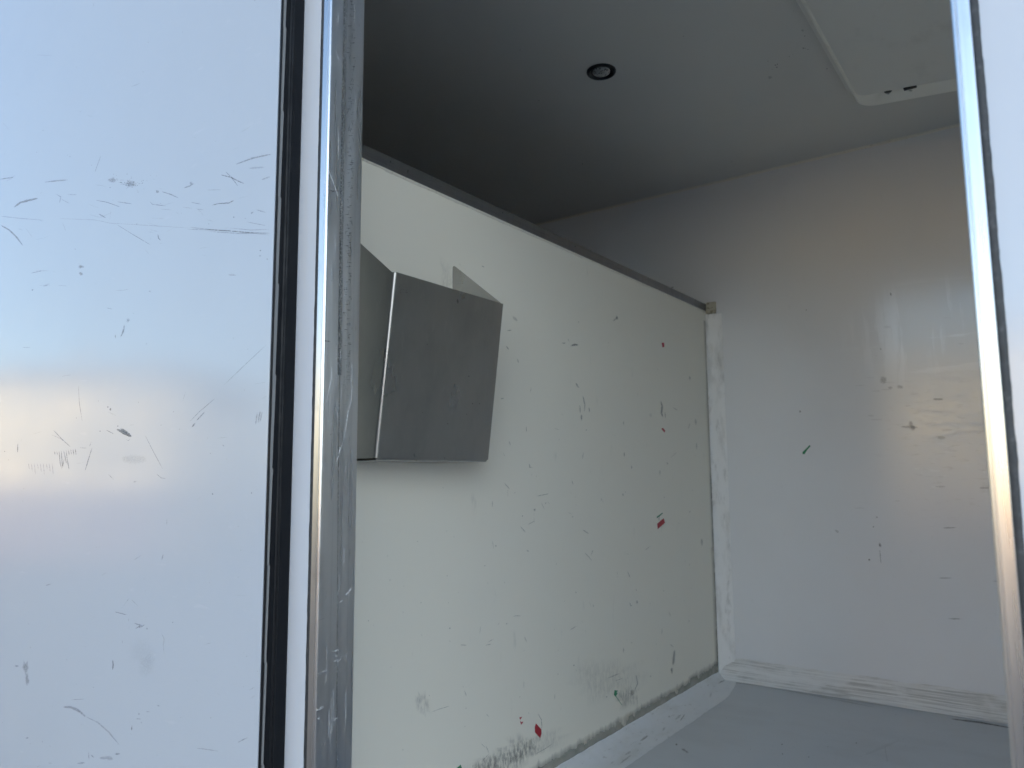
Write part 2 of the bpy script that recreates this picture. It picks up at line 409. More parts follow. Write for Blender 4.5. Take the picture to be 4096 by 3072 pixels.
# ------------------------------------------------------------------ door leaf standing open against the body
leaf = tag(empty('door_leaf', (-1.55, YLF+0.02, Z(FL-0.05))), 'scuffed white door leaf with black rubber edge seal, open beside the doorway', 'door')
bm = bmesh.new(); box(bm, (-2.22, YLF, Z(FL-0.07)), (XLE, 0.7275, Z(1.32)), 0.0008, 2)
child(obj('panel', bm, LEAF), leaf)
sp = [(XLE+0.0001, 0.6925), (-0.9350, 0.6929), (-0.9345, 0.6936), (-0.9345, 0.6947), (-0.9366, 0.6953), (-0.9368, 0.6996), (-0.9346, 0.7000), (-0.9343, 0.7030),
      (-0.9352, 0.7085), (-0.9340, 0.7098), (-0.9334, 0.7106), (-0.9340, 0.7114), (-0.9352, 0.7130), (-0.9346, 0.7143), (-0.9341, 0.7150), (-0.9347, 0.7157), (-0.9352, 0.7180),
      (-0.9347, 0.7220), (-0.9340, 0.7270), (-0.9336, 0.7310), (-0.9338, 0.7338), (-0.9350, 0.7345), (XLE+0.0001, 0.7345)]
bm = bmesh.new(); extrude_profile(bm, sp, Z(FL-0.07), Z(1.32), 240, wob=lambda i, z: (0.00025*nz(z*9, i*0.3), 0.00022*nz(z*7+5, i*0.2)))
seal = child(obj('edge_seal', bm, RUBBER, smooth=True), leaf); seal.data.set_sharp_from_angle(angle=R(50))
# grey lip that wanders in width and is kinked where it is clipped
bm = bmesh.new(); rows = []
z0, z1, n = Z(FL-0.06), Z(1.31), 700
for k in range(n+1):
    z = z0 + (z1-z0)*k/n
    ph = (z*7.3) % 1.0
    sh = (ph-0.5)*0.0016 + 0.0007*nz(z*3.1, 2)
    w = 0.0021 + 0.0006*nz(z*2.3, 8) + (0.0005 if z > Z(0.0) else -0.0002)
    w = max(0.0007, w)
    yc = 0.6975 + sh
    rows.append([bm.verts.new(p) for p in ((-0.9364, yc-w, z), (-0.9347, yc-w*0.6, z), (-0.9338, yc+w*0.8, z), (-0.9346, yc+w, z))])
for r0, r1 in zip(rows, rows[1:]):
    for j in range(3): bm.faces.new((r0[j], r0[j+1], r1[j+1], r1[j]))
bmesh.ops.recalc_face_normals(bm, faces=bm.faces)
lip = obj('lip', bm, LIP); lip.parent = seal

# ------------------------------------------------------------------ partition
part = tag(empty('partition', (XP-0.02, (YI+YB)/2, Z(FL))), 'cream half-height partition wall with aluminium capping inside the van body', 'partition')
CB, CT = 0.681, 0.714
bm = bmesh.new(); box(bm, (XP-0.040, YI+0.001, Z(FL+0.0005)), (XP, YB-0.001, Z(CB+0.008)))
child(obj('panel', bm, CREAM), part)
bm = bmesh.new()
prof = [(XP-0.044, CB), (XP-0.041, CB), (XP-0.041, CT-0.003), (XP+0.0012, CT-0.003), (XP+0.0012, CB), (XP+0.0034, CB), (XP+0.0036, CT-0.002), (XP+0.0020, CT), (XP-0.0420, CT), (XP-0.044, CT-0.002)]
ra = [bm.verts.new((x, YI+0.0015, Z(z))) for x, z in prof]; rb = [bm.verts.new((x, YB-0.0015, Z(z))) for x, z in prof]
for i in range(len(prof)): bm.faces.new((ra[i], ra[(i+1) % len(prof)], rb[(i+1) % len(prof)], rb[i]))
bmesh.ops.recalc_face_normals(bm, faces=bm.faces)
child(obj('capping', bm, CAPALU), part)
# ragged sealant under the capping
bm = bmesh.new(); rows = []
for k in range(701):
    y = YI+0.002 + (YB-YI-0.006)*k/700
    t = Z(CB+0.0005); b = Z(CB-0.0050 + 0.0016*nz(y*14, 1) + 0.0014*nz(y*60, 4) + (0.002 if nz(y*5, 9) > 0.25 else 0))
    rows.append([bm.verts.new(p) for p in ((XP+0.0040, y, t), (XP+0.0036+0.001*nz(y*80), y, t*0.5+b*0.5), (XP+0.0004, y, b))])
for r0, r1 in zip(rows, rows[1:]):
    for j in range(2): bm.faces.new((r0[j], r0[j+1], r1[j+1], r1[j]))
bmesh.ops.recalc_face_normals(bm, faces=bm.faces)
child(obj('sealant_line', bm, BEAD, smooth=True), part)
# white sealant coving on the floor along the partition
bm = bmesh.new(); rows = []
for k in range(401):
    y = YI+0.003 + (YB-0.004-YI-0.003)*k/400
    far = max(0.0, (y-2.75)/0.32)
    wx = 0.120 - 0.055*far*far + 0.0035*nz(y*7, 2) + 0.002*nz(y*33, 5)
    h = 0.026 + 0.004*nz(y*9, 6)
    rows.append([bm.verts.new((XP+0.0006+wx*t + 0.0012*nz(y*40, t*9), y, Z(FL) + 0.0009 + h*max(0, 1-t*2.0)**2 + 0.0024*(1-t) + 0.0016*nz(y*26, t*6)*(1-t))) for t in (0, 0.08, 0.16, 0.28, 0.40, 0.55, 0.70, 0.85, 0.97, 1.0)])
for r0, r1 in zip(rows, rows[1:]):
    for j in range(9): bm.faces.new((r0[j], r0[j+1], r1[j+1], r1[j]))
bmesh.ops.recalc_face_normals(bm, faces=bm.faces)
child(obj('floor_coving', bm, COVE_F, smooth=True), part)

# ------------------------------------------------------------------ back wall trim
# streaky painted coving at the foot
bm = bmesh.new(); rows = []
for k in range(301):
    x = XP+0.002 + (X1-0.004-XP)*k/300
    h = 0.084 + 0.005*nz(x*9, 3) + 0.003*nz(x*40, 4)
    rows.append([bm.verts.new((x, YB - dy + 0.0010*nz(x*30, tz*20), Z(FL) + 0.0012 + h*tz)) for tz, dy in ((0, 0.024), (0.06, 0.021), (0.2, 0.012), (0.4, 0.0070), (0.6, 0.0052), (0.8, 0.0042), (0.95, 0.0032), (1.0, 0.0004))])
for r0, r1 in zip(rows, rows[1:]):
    for j in range(7): bm.faces.new((r0[j], r0[j+1], r1[j+1], r1[j]))
bmesh.ops.recalc_face_normals(bm, faces=bm.faces)
child(obj('foot_coving', bm, STREAK, smooth=True), wall_back)
# wide white strip down the corner
bm = bmesh.new(); rows = []
for k in range(301):
    z = FL+0.01 + (0.667-FL-0.01)*k/300
    x0 = XP+0.0008; x1 = XP + 0.068 + 0.002*nz(z*8, 5) + 0.001*nz(z*40, 2)
    rows.append([bm.verts.new((x0 + (x1-x0)*t, YB - d - 0.0012*nz(z*18, t*5), Z(z))) for t, d in ((0, 0.014), (0.12, 0.0075), (0.3, 0.0055), (0.6, 0.0045), (0.92, 0.0042), (1.0, 0.0004))])
for r0, r1 in zip(rows, rows[1:]):
    for j in range(5): bm.faces.new((r0[j], r0[j+1], r1[j+1], r1[j]))
bmesh.ops.recalc_face_normals(bm, faces=bm.faces)
child(obj('corner_strip', bm, COVE, smooth=True), wall_back)
bm = bmesh.new(); box(bm, (XP+0.0042, YB-0.013, Z(0.669)), (XP+0.046, YB-0.0004, Z(0.7185)), 0.003, 3)
bmesh.ops.subdivide_edges(bm, edges=bm.edges[:], cuts=3, use_grid_fill=True)
for v in bm.verts: v.co += Vector((nz(v.co.x*90, v.co.z*90), nz(v.co.x*120, v.co.z*120, 3), nz(v.co.z*90, v.co.x*70, 8)))*0.0012
child(obj('filler_plate', bm, FILLER), wall_back)
# fine sealant bead where the ceiling meets the back wall
bm = bmesh.new(); rows = []
for k in range(401):
    x = X0+0.002 + (X1-X0-0.004)*k/400; r = 0.0085*(1 + 0.22*nz(x*6, 1) + 0.15*nz(x*30, 7))
    rows.append([bm.verts.new((x, YB - r*(1-math.sin(a))-0.0003, Z(CE) - 0.0003 - r*(1-math.cos(a)))) for a in (0, 0.39, 0.78, 1.17, 1.5708)])
for r0, r1 in zip(rows, rows[1:]):
    for j in range(4): bm.faces.new((r0[j], r0[j+1], r1[j+1], r1[j]))
bmesh.ops.recalc_face_normals(bm, faces=bm.faces)
child(obj('sealant_bead', bm, BEAD, smooth=True), wall_back)

# ================================================================== THINGS
# ------------------------------------------------------------------ sheet steel holder on the partition
HT, HBt = 0.394, 0.030           # top and bottom height of the front
XFT, XFB = -1.0265, -1.0730      # front, top and bottom
YR_, YL_ = 1.396, 1.040
hold = tag(empty('document_holder', (XP, (YR_+YL_)/2, Z(HBt))), 'open-topped grey sheet steel document holder fixed on the cream partition', 'holder')
T = 0.0016
def front_x(z): return XFB + (XFT-XFB)*(z-HBt)/(HT-HBt)
RB = 0.008
def sheet(bm, path, zs):
    """path(z) -> outer outline points (x, y); gives it thickness inwards"""
    outer, inner = [], []
    for z in zs:
        p = path(z); q = []
        for i, a in enumerate(p):
            b0, b1 = p[max(i-1, 0)], p[min(i+1, len(p)-1)]
            d = Vector((b1[0]-b0[0], b1[1]-b0[1])).normalized()
            q.append((a[0] - d.y*T, a[1] + d.x*T))
        outer.append([bm.verts.new((x, y, Z(z))) for x, y in p]); inner.append([bm.verts.new((x, y, Z(z))) for x, y in q])
    n = len(outer[0]); m_ = len(zs)
    for k in range(m_-1):
        for i in range(n-1):
            bm.faces.new((outer[k][i], outer[k][i+1], outer[k+1][i+1], outer[k+1][i]))
            bm.faces.new((inner[k][i], inner[k+1][i], inner[k+1][i+1], inner[k][i+1]))
        for i in (0, n-1): bm.faces.new((outer[k][i], outer[k+1][i], inner[k+1][i], inner[k][i]))
    for k in (0, m_-1):
        for i in range(n-1): bm.faces.new((outer[k][i], outer[k][i+1], inner[k][i+1], inner[k][i]))
    bmesh.ops.recalc_face_normals(bm, faces=bm.faces)
def front_path(z):
    xf = front_x(z); p = []
    # starts on the left side plate just behind the bend, ends short of the right edge
    for i in range(9):
        a = math.pi/2*i/8
        p.append((xf-RB+RB*math.sin(a), YL_+RB-RB*math.cos(a)))
    for i in range(1, 7): p.append((xf, YL_+RB + (YR_-YL_-RB)*i/6))
    return p
bm = bmesh.new(); sheet(bm, front_path, [HBt + 0.003 + (HT-HBt-0.003)*i/8 for i in range(9)])
o = obj('front_panel', bm, STEEL, smooth=True); o.data.set_sharp_from_angle(angle=R(40)); child(o, hold)
def side_plate(y0, y1, xe):
    bm = bmesh.new(); cr = 0.012
    pts = [(XP+0.0006, HBt+0.002), (front_x(HBt)-xe, HBt+0.002), (XFT-xe, HT-0.0005)]
    tx, tz = XP+0.0006, 0.514
    d = Vector((XFT-xe-tx, HT-tz)).normalized()
    for i in range(6):
        t = i/5; a = Vector((tx, tz))+d*cr; b = Vector((tx, tz)); c_ = Vector((tx, tz-cr))
        q = a*(1-t)**2 + b*2*t*(1-t) + c_*t*t; pts.append((q.x, q.y))
    va = [bm.verts.new((x, y0, Z(z))) for x, z in pts]; vb = [bm.verts.new((x, y1, Z(z))) for x, z in pts]
    bm.faces.new(va); bm.faces.new(vb)
    for i in range(len(pts)): bm.faces.new((va[i], va[(i+1) % len(pts)], vb[(i+1) % len(pts)], vb[i]))
    bmesh.ops.recalc_face_normals(bm, faces=bm.faces)
    return child(obj('side_plate', bm, STEEL), hold)
side_plate(YL_, YL_+T, RB-0.0004)
side_plate(YR_-T, YR_-0.0002, T+0.0004)
# bottom with a small rolled lower edge
bm = bmesh.new(); pts = []
for i in range(7):
    a = math.pi/2*i/6; pts.append((XFB-0.005+0.005*math.cos(a)-0.0002, HBt+0.0030-0.005*math.sin(a)))
pts += [(XP+0.0008, HBt-0.002), (XP+0.0008, HBt-0.0004)] 
for i in range(6, -1, -1):
    a = math.pi/2*i/6; pts.append((XFB-0.005+0.0034*math.cos(a)-0.0002, HBt+0.0030-0.0034*math.sin(a)))
va = [bm.verts.new((x, YL_+0.0018, Z(z))) for x, z in pts]; vb = [bm.verts.new((x, YR_-0.004, Z(z))) for x, z in pts]
for i in range(len(pts)): bm.faces.new((va[i], va[(i+1) % len(pts)], vb[(i+1) % len(pts)], vb[i]))
bmesh.ops.recalc_face_normals(bm, faces=bm.faces)
o = obj('bottom_plate', bm, STEEL, smooth=True); o.data.set_sharp_from_angle(angle=R(40)); child(o, hold)

# ------------------------------------------------------------------ round lamp in the ceiling
lamp = tag(empty('ceiling_light', (-1.069, 1.977, Z(CE))), 'small round dark ceiling light with black rim above the partition', 'light')
def lathe(prof, n=40):
    bm = bmesh.new(); rings = []
    for r, z in prof:
        rings.append([bm.verts.new((r*math.cos(2*math.pi*i/n), r*math.sin(2*math.pi*i/n), z)) for i in range(n)] if r > 1e-6 else [bm.verts.new((0, 0, z))])
    for a, b in zip(rings, rings[1:]):
        for i in range(n):
            j = (i+1) % n
            if len(b) == 1: bm.faces.new((a[i], a[j], b[0]))
            elif len(a) == 1: bm.faces.new((a[0], b[j], b[i]))
            else: bm.faces.new((a[i], a[j], b[j], b[i]))
    bmesh.ops.recalc_face_normals(bm, faces=bm.faces)
    return bm
o = obj('rim', lathe([(0.0455, -0.0004), (0.0455, -0.0035), (0.0440, -0.0065), (0.0405, -0.0075), (0.0365, -0.0065), (0.0340, -0.0035), (0.0335, -0.0004)]), BLACK, lamp, True)
o = obj('reflector', lathe([(0.0336, -0.0030), (0.0300, -0.0008), (0.0001, -0.0006)]), BLACK, lamp, True)
o = obj('lens', lathe([(0.0275, -0.0010), (0.0268, -0.0045), (0.0230, -0.0075), (0.0150, -0.0095), (0.0, -0.0102)]), LENS, lamp, True)

# ------------------------------------------------------------------ evaporator cover under the ceiling
unit = tag(empty('evaporator_unit', (-0.05, 1.95, Z(CE))), 'dirty off-white moulded cooling unit cover hanging under the ceiling', 'cooling unit')
def rrect(x0, x1, y0, y1, r, n=8):
    pts = []
    for cx, cy, a0 in ((x1-r, y1-r, 0), (x0+r, y1-r, 90), (x0+r, y0+r, 180), (x1-r, y0+r, 270)):
        for i in range(n+1):
            a = R(a0 + 90*i/n); pts.append((cx + r*math.cos(a), cy + r*math.sin(a)))
    return pts
def moulded(name, rect, rad, rings, zbase, slope, mat, cap=True):
    bm = bmesh.new(); L = []
    for d, h in rings:
        x0, x1, y0, y1 = rect
        pts = rrect(x0+d, x1-d, y0+d, y1-d, max(0.006, rad-d))
        L.append([bm.verts.new((x, y, Z(min(CE-0.0005, h if h > 0.5 else zbase + h - slope*(x+0.46))))) for x, y in pts])
    n = len(L[0])
    for a, b in zip(L, L[1:]):
        for i in range(n): bm.faces.new((a[i], a[(i+1) % n], b[(i+1) % n], b[i]))
    if cap: bm.faces.new(L[-1])
    bmesh.ops.recalc_face_normals(bm, faces=bm.faces)
    o = obj(name, bm, mat, smooth=True); o.data.set_sharp_from_angle(angle=R(45)); return child(o, unit)
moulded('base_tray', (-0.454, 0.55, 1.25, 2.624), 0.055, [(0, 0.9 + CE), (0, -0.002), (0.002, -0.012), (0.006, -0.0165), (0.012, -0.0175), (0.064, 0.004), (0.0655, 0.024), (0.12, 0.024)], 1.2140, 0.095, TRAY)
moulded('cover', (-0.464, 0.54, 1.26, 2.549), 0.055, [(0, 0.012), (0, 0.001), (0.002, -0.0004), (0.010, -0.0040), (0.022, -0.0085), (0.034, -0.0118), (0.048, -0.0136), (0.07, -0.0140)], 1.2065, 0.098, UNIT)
def hang(px, py, z): 
    p = at(2, z, px, py); return p
p = hang(3640, 349, 1.182); bm = bmesh.new(); box(bm, (p.x-0.018, p.y-0.008, p.z-0.004), (p.x+0.018, p.y+0.008, p.z+0.008), 0.0015); child(obj('clip', bm, BLACK), unit)
p = hang(3552, 364, 1.190); bm = lathe([(0.0115, 0.008), (0.0115, -0.001), (0.009, -0.004), (0.0, -0.005)], 16); 
for v in bm.verts: v.co += p
child(obj('screw', bm, BLACK, smooth=True), unit)
s = Marks(2, 1.2, (0, 0, -1)); 
def umark(pts, w, a, z):
    s.val = z; s.ribbon(pts, w, a)
s.val = 1.178; s.blob(3642, 362, 12, 5, 0.7); s.val = 1.187; s.blob(3554, 374, 10, 4, 0.7)
s.done('grime_marks', SPECK, unit)

# ------------------------------------------------------------------ tape scraps left on the walls
NX = Vector((1, 0, 0)); NY = Vector((0, -1, 0))
def scrap(axis, val, nrm, pts, mat, parent, label):
    bm = bmesh.new(); poly_sheet(bm, [at(axis, val, *q) for q in pts], nrm, 0.0003)
    o = child(obj('tape_scrap', bm, mat), parent); o['label'] = label
PS = lambda pts, mat, label: scrap(0, XP, NX, pts, mat, part, label)
PS([(2646.5, 1371), (2655.5, 1371), (2656.5, 1388), (2649.5, 1389)], RED, 'tiny upright red tape scrap near the partition top')
PS([(2645, 1715), (2651.5, 1711.5), (2660, 1722), (2658.5, 1731)], RED, 'small slanted red tape scrap')
PS([(2626.7, 2070), (2628, 2065), (2631, 2064), (2649, 2051), (2651, 2053.5), (2637, 2066.5), (2631, 2070), (2627.3, 2074)], GREEN, 'thin green tape sliver above a red one')
PS([(2628.5, 2095), (2654, 2073), (2659.5, 2090.5), (2630.5, 2116.5)], RED, 'slanted red tape piece under a green sliver')
PS([(2143.5, 2893.5), (2164.8, 2917.5), (2165.3, 2933.5), (2160.5, 2952.8), (2139.5, 2929), (2139, 2908.5)], RED, 'largest red tape piece, low on the partition')
PS([(2077, 2869.5), (2088.5, 2867), (2080.5, 2879)], RED, 'torn bit of red tape')
PS([(2080, 2883), (2085, 2888.5), (2092, 2886), (2091, 2890.5), (2084, 2899)], RED, 'torn bit of red tape')
PS([(1842.5, 3058), (1849, 3079), (1836, 3094), (1822, 3077)], GREEN, 'green tape piece at the foot of the partition')
PS([(2458, 2760.5), (2472, 2762.5), (2466, 2768), (2470, 2774), (2462, 2787), (2455, 2779)], GREEN, 'small flag-shaped green tape scrap')
PS([(2462, 2785), (2464, 2784), (2488, 2820), (2486.5, 2820.5)], GREEN, 'thin green thread of tape')
scrap(1, YB, NY, [(3210, 1809), (3226, 1793), (3238, 1780), (3242.5, 1784), (3228, 1801), (3218, 1817), (3210, 1816)], GREEN, wall_back, 'green tape scrap on the back wall')

# ------------------------------------------------------------------ scuffs on the door leaf
s = Marks(1, YLF, (0, -1, 0)); d = Marks(1, YLF, (0, -1, 0))
def q1(p): return [(x*0.5425, 500 + y*0.5425) for x, y in p]
def q2(p): return [(x*0.5425, 1300 + y*0.5425) for x, y in p]
def q3(p): return [(x*0.5425, 2200 + y*0.5425) for x, y in p]
for pts, w, a in [([(105, 605), (150, 572), (210, 556), (280, 540)], 11, .75), ([(0, 735), (70, 775), (125, 830), (170, 890)], 8, .5), ([(1740, 290), (1860, 245), (2000, 215)], 9, .40),
    ([(1630, 368), (1700, 385), (1760, 415), (1800, 432)], 6, .6), ([(1665, 345), (1710, 390), (1755, 450)], 6, .45), ([(330, 422), (410, 412), (500, 405)], 7, .35), ([(0, 400), (100, 385)], 6, .4),
    ([(1195, 492), (1260, 512), (1320, 540)], 4, .6), ([(710, 555), (790, 570), (885, 604)], 4, .65), ([(865, 566), (975, 582)], 4, .5), ([(1105, 565), (1125, 585), (1225, 597)], 4, .45),
    ([(1565, 592), (1610, 580), (1690, 575), (1725, 555)], 6, .55), ([(1355, 465), (1400, 450), (1435, 430)], 7, .4), ([(728, 655), (780, 685)], 5, .6), ([(868, 738), (960, 795), (1110, 884)], 2.5, .7),
    ([(700, 350), (745, 225)], 2, .5), ([(1400, 755), (1600, 775), (1800, 790), (1990, 800)], 5, .5), ([(1380, 768), (1700, 780), (1990, 812)], 4, .4), ([(1540, 785), (1760, 800), (1985, 795)], 5, .35),
    ([(1700, 760), (1850, 775), (1985, 770)], 3, .4), ([(780, 722), (1000, 735), (1400, 760)], 2, .35), ([(0, 672), (160, 690), (325, 702)], 3, .35), ([(430, 690), (700, 700), (870, 735)], 2, .3),
    ([(415, 510), (450, 530), (440, 575)], 6, .28), ([(450, 545), (515, 580)], 3, .3), ([(1165, 805), (1170, 835), (1187, 852)], 4, .6), ([(1870, 640), (1850, 655)], 10, .4), ([(1835, 320), (1950, 312)], 10, .22),
    ([(1930, 405), (1995, 380)], 8, .3), ([(1890, 625), (1960, 645)], 5, .4), ([(1820, 715), (1960, 742)], 3, .45), ([(230, 1093), (310, 1075)], 5, .35), ([(320, 1190), (370, 1170)], 8, .2),
    ([(1680, 1105), (1745, 1108)], 5, .35), ([(785, 1348), (830, 1358)], 4, .3), ([(1530, 480), (1630, 478)], 3, .35), ([(1410, 570), (1485, 585)], 4, .4), ([(1450, 620), (1505, 626)], 4, .3), ([(1350, 608), (1420, 614)], 3, .3)]:
    s.ribbon(q1(pts), w*0.62, a)
for x, y, rx, ry, a in [(960, 435, 62, 36, .38), (830, 405, 32, 20, .45), (600, 1045, 22, 14, .5), (598, 1095, 16, 14, .45), (1412, 430, 16, 14, .35), (1160, 490, 14, 14, .55), (240, 1216, 8, 5, .6), (945, 1440, 14, 26, .35), (1105, 1226, 9, 9, .3), (555, 915, 4, 4, .6), (1010, 730, 6, 5, .5), (1810, 690, 5, 5, .6), (1725, 680, 8, 5, .5), (1920, 925, 8, 6, .5), (1918, 965, 9, 6, .45), (1970, 988, 6, 6, .5)]:
    (s if a < .5 else d).blob(x*0.5425, 500+y*0.5425, rx*0.5425, ry*0.5425, a)
for i in range(60):
    a = random.gauss(0, 1); b = random.gauss(0, 1)
    d.blob((945+a*75)*0.5425, 500+(425+b*26)*0.5425, random.uniform(1.2, 3.0), random.uniform(1.2, 2.5), 0.7, n=6)
for pts, w, a in [([(1650, 445), (1800, 300), (1965, 145)], 2.2, .5), ([(580, 450), (585, 570), (608, 715)], 2.4, .5), ([(1400, 712), (1470, 640), (1585, 542)], 3, .5), ([(1450, 705), (1510, 640)], 6, .5), ([(1415, 755), (1440, 722)], 8, .6),
    ([(395, 775), (460, 845), (520, 898)], 4, .5), ([(680, 905), (655, 985), (628, 1075)], 4, .6), ([(672, 865), (662, 895)], 4, .6), ([(1070, 812), (1130, 930), (1200, 1060)], 2.6, .45), ([(1155, 1098), (1190, 1128), (1225, 1132)], 3, .5),
    ([(132, 875), (130, 940)], 5, .75), ([(160, 840), (158, 858)], 3, .6), ([(785, 775), (840, 803)], 4, .7), ([(930, 845), (950, 852), (962, 838)], 3, .7), ([(1640, 880), (1655, 897)], 4, .6), ([(590, 905), (640, 908)], 3, .5),
    ([(1900, 640), (1885, 735)], 7, .35), ([(1920, 635), (1905, 720)], 9, .35), ([(1935, 640), (1918, 715)], 6, .3), ([(920, 0), (910, 45), (890, 90)], 8, .45), ([(850, 70), (853, 100)], 6, .5), ([(1370, 490), (1350, 560)], 2, .3),
    ([(800, 1100), (840, 1140)], 5, .25), ([(985, 1158), (1008, 1153)], 6, .5), ([(1716, 95), (1724, 104)], 5, .7), ([(1232, 1430), (1232, 1475)], 3, .4), ([(900, 990), (1080, 990)], 40, .10), ([(165, 165), (230, 168)], 4, .25)]:
    s.ribbon(q2(pts), w*0.65, a)
for i in range(10):
    x = 403 + i*17; s.ribbon(q2([(x, 935-i*2), (x+8, 960+30*(i % 4)), (x+22, 985+40*(i % 3))] if 2 <= i <= 5 else [(x, 930-i*2), (x+6, 960)]), 2.6, .55)
for i in range(9):
    x = 210 + i*22; s.ribbon(q2([(x, 1020), (x+8, 1065+20*(i % 3))]), 2.2, .3)
d.blob(925*0.5425, 1300+793*0.5425, 26, 12, .85, .55); d.blob(950*0.5425, 1300+808*0.5425, 12, 9, .85, .4); d.ribbon(q2([(862, 768), (900, 788), (972, 822)]), 8, .8)
for x, y, r in [(797, 604, 6), (816, 622, 8), (870, 746, 5), (1568, 1248, 7), (1855, 1240, 5), (1803, 480, 3), (740, 783, 5), (1325, 768, 5), (1188, 738, 3), (1280, 640, 3), (35, 932, 4)]:
    d.blob(x*0.5425, 1300+y*0.5425, r*0.6, r*0.7, .7, n=7)
for pts, w, a in [([(465, 1158), (520, 1158), (575, 1180), (632, 1228)], 15, .42), ([(632, 1228), (720, 1270), (800, 1340), (880, 1435)], 8, .30), ([(990, 540), (1040, 555), (1000, 580)], 7, .45), ([(1020, 575), (1070, 550)], 7, .45), ([(845, 455), (935, 478)], 4, .55),
    ([(950, 500), (950, 525)], 4, .5), ([(955, 560), (950, 578)], 5, .4), ([(903, 665), (903, 690)], 3, .45), ([(832, 810), (836, 845), (832, 885)], 8, .55), ([(1190, 612), (1212, 655), (1205, 700), (1212, 765)], 5, .25), ([(970, 365), (1018, 412)], 3, .35),
    ([(525, 1105), (625, 1098)], 3, .45), ([(335, 262), (378, 250)], 4, .5), ([(975, 1293), (972, 1330)], 6, .7), ([(190, 1388), (215, 1383)], 5, .6), ([(735, 1535), (790, 1530), (835, 1540)], 22, .25), ([(655, 1490), (658, 1545)], 5, .4), ([(670, 1510), (695, 1530)], 9, .35),
    ([(848, 1505), (888, 1500)], 9, .5), ([(570, 1573), (630, 1568)], 9, .3), ([(1450, 1460), (1530, 1470), (1610, 1482)], 4, .4), ([(1755, 1420), (1800, 1395), (1830, 1382)], 6, .5), ([(1840, 1035), (1880, 1008)], 3, .4), ([(1840, 1100), (1885, 1070)], 3, .3),
    ([(1205, 30), (1195, 75)], 6, .3), ([(1510, 697), (1555, 685)], 2.5, .35), ([(355, 1570), (385, 1575)], 10, .2), ([(280, 1598), (292, 1590)], 7, .5), ([(1445, 958), (1460, 970)], 9, .3), ([(985, 75), (1045, 38)], 6, .15)]:
    s.ribbon(q3(pts), w*0.62, a)
for x, y, rx, ry, a in [(190, 865, 30, 50, .5), (200, 960, 18, 50, .45), (125, 855, 18, 10, .45), (1085, 580, 14, 9, .35), (1170, 1148, 9, 9, .5), (1275, 533, 6, 5, .7), (1025, 1208, 9, 10, .55), (1020, 1245, 24, 4, .5), (1090, 1192, 18, 4, .5), (1044, 1274, 6, 10, .5), (1800, 757, 3, 5, .8), (1820, 783, 4, 4, .7), (1333, 1236, 4, 3, .6), (1556, 1238, 6, 4, .6), (690, 1014, 4, 4, .6), (943, 370, 3, 5, .7)]:
    d.blob(x*0.5425, 2200+y*0.5425, rx*0.5425, ry*0.5425, a*0.85, n=12)
s.blob(1080*0.5425, 2200+860*0.5425, 45, 60, .08); s.blob(1050*0.5425, 2200+750*0.5425, 60, 60, .06)
for i in range(70):
    x = random.uniform(0, 1060); y = random.uniform(0, 3072) if i % 2 else random.gauss(880, 130)
    an = random.gauss(0.05, 0.35) if i % 3 else random.uniform(0, 3.1); L = random.uniform(8, 60)
    s.ribbon([(x-L*math.cos(an)/2, y-L*math.sin(an)/2), (x, y+random.uniform(-2, 2)), (x+L*math.cos(an)/2, y+L*math.sin(an)/2)], random.uniform(1.2, 2.8), random.uniform(.08, .22))
for i in range(70):
    d.blob(random.uniform(0, 1050), random.uniform(0, 3072), random.uniform(1, 2.6), random.uniform(1, 2.6), .55, n=6)
s.done('scuff_marks', SCUFF, leaf); d.done('dark_scuff_marks', PANEL_SCUFF, leaf)

# ------------------------------------------------------------------ scratches and rubbed dirt on the left jamb
s = Marks(0, XL, (1, 0, 0)); d = Marks(0, XL, (1, 0, 0))
def q5(p): return [(1000 + x*0.3618, 1300 + y*0.3618) for x, y in p]
for pts, w, a in [([(902, 440), (900, 590), (870, 720), (840, 880)], 3, .9), ([(1130, 640), (1115, 850), (1080, 980), (1040, 1250), (955, 1510)], 2.6, .8), ([(995, 1350), (975, 1460), (950, 1520)], 4, .7), ([(900, 1060), (905, 1180)], 2, .5),
    ([(1060, 1540), (1050, 1650)], 2.5, .5), ([(888, 1205), (895, 1215)], 6, .8), ([(905, 1200), (908, 1212)], 5, .8), ([(958, 1520), (962, 1535)], 7, .8), ([(993, 1530), (1000, 1550)], 5, .7), ([(955, 200), (950, 700)], 2.2, .6), ([(1000, 260), (1000, 400)], 3, .7), ([(920, 560), (925, 900)], 1.6, .4)]:
    s.ribbon(q5(pts), w*0.6, a)
def q6(p): return [(900 + x*0.4822, y*0.4822) for x, y in p]
for pts, w, a in [([(920, 135), (926, 150)], 4, .8), ([(940, 100), (938, 215)], 2, .5), ([(880, 450), (882, 560)], 2, .5), ([(920, 440), (945, 500), (950, 560)], 2, .5), ([(855, 1400), (890, 1490), (940, 1640)], 2.6, .7), ([(868, 1440), (930, 1600)], 2, .6)]:
    s.ribbon(q6(pts), w*0.7, a)
def q7(p): return [(900 + x*0.4654, 2300 + y*0.4654) for x, y in p]
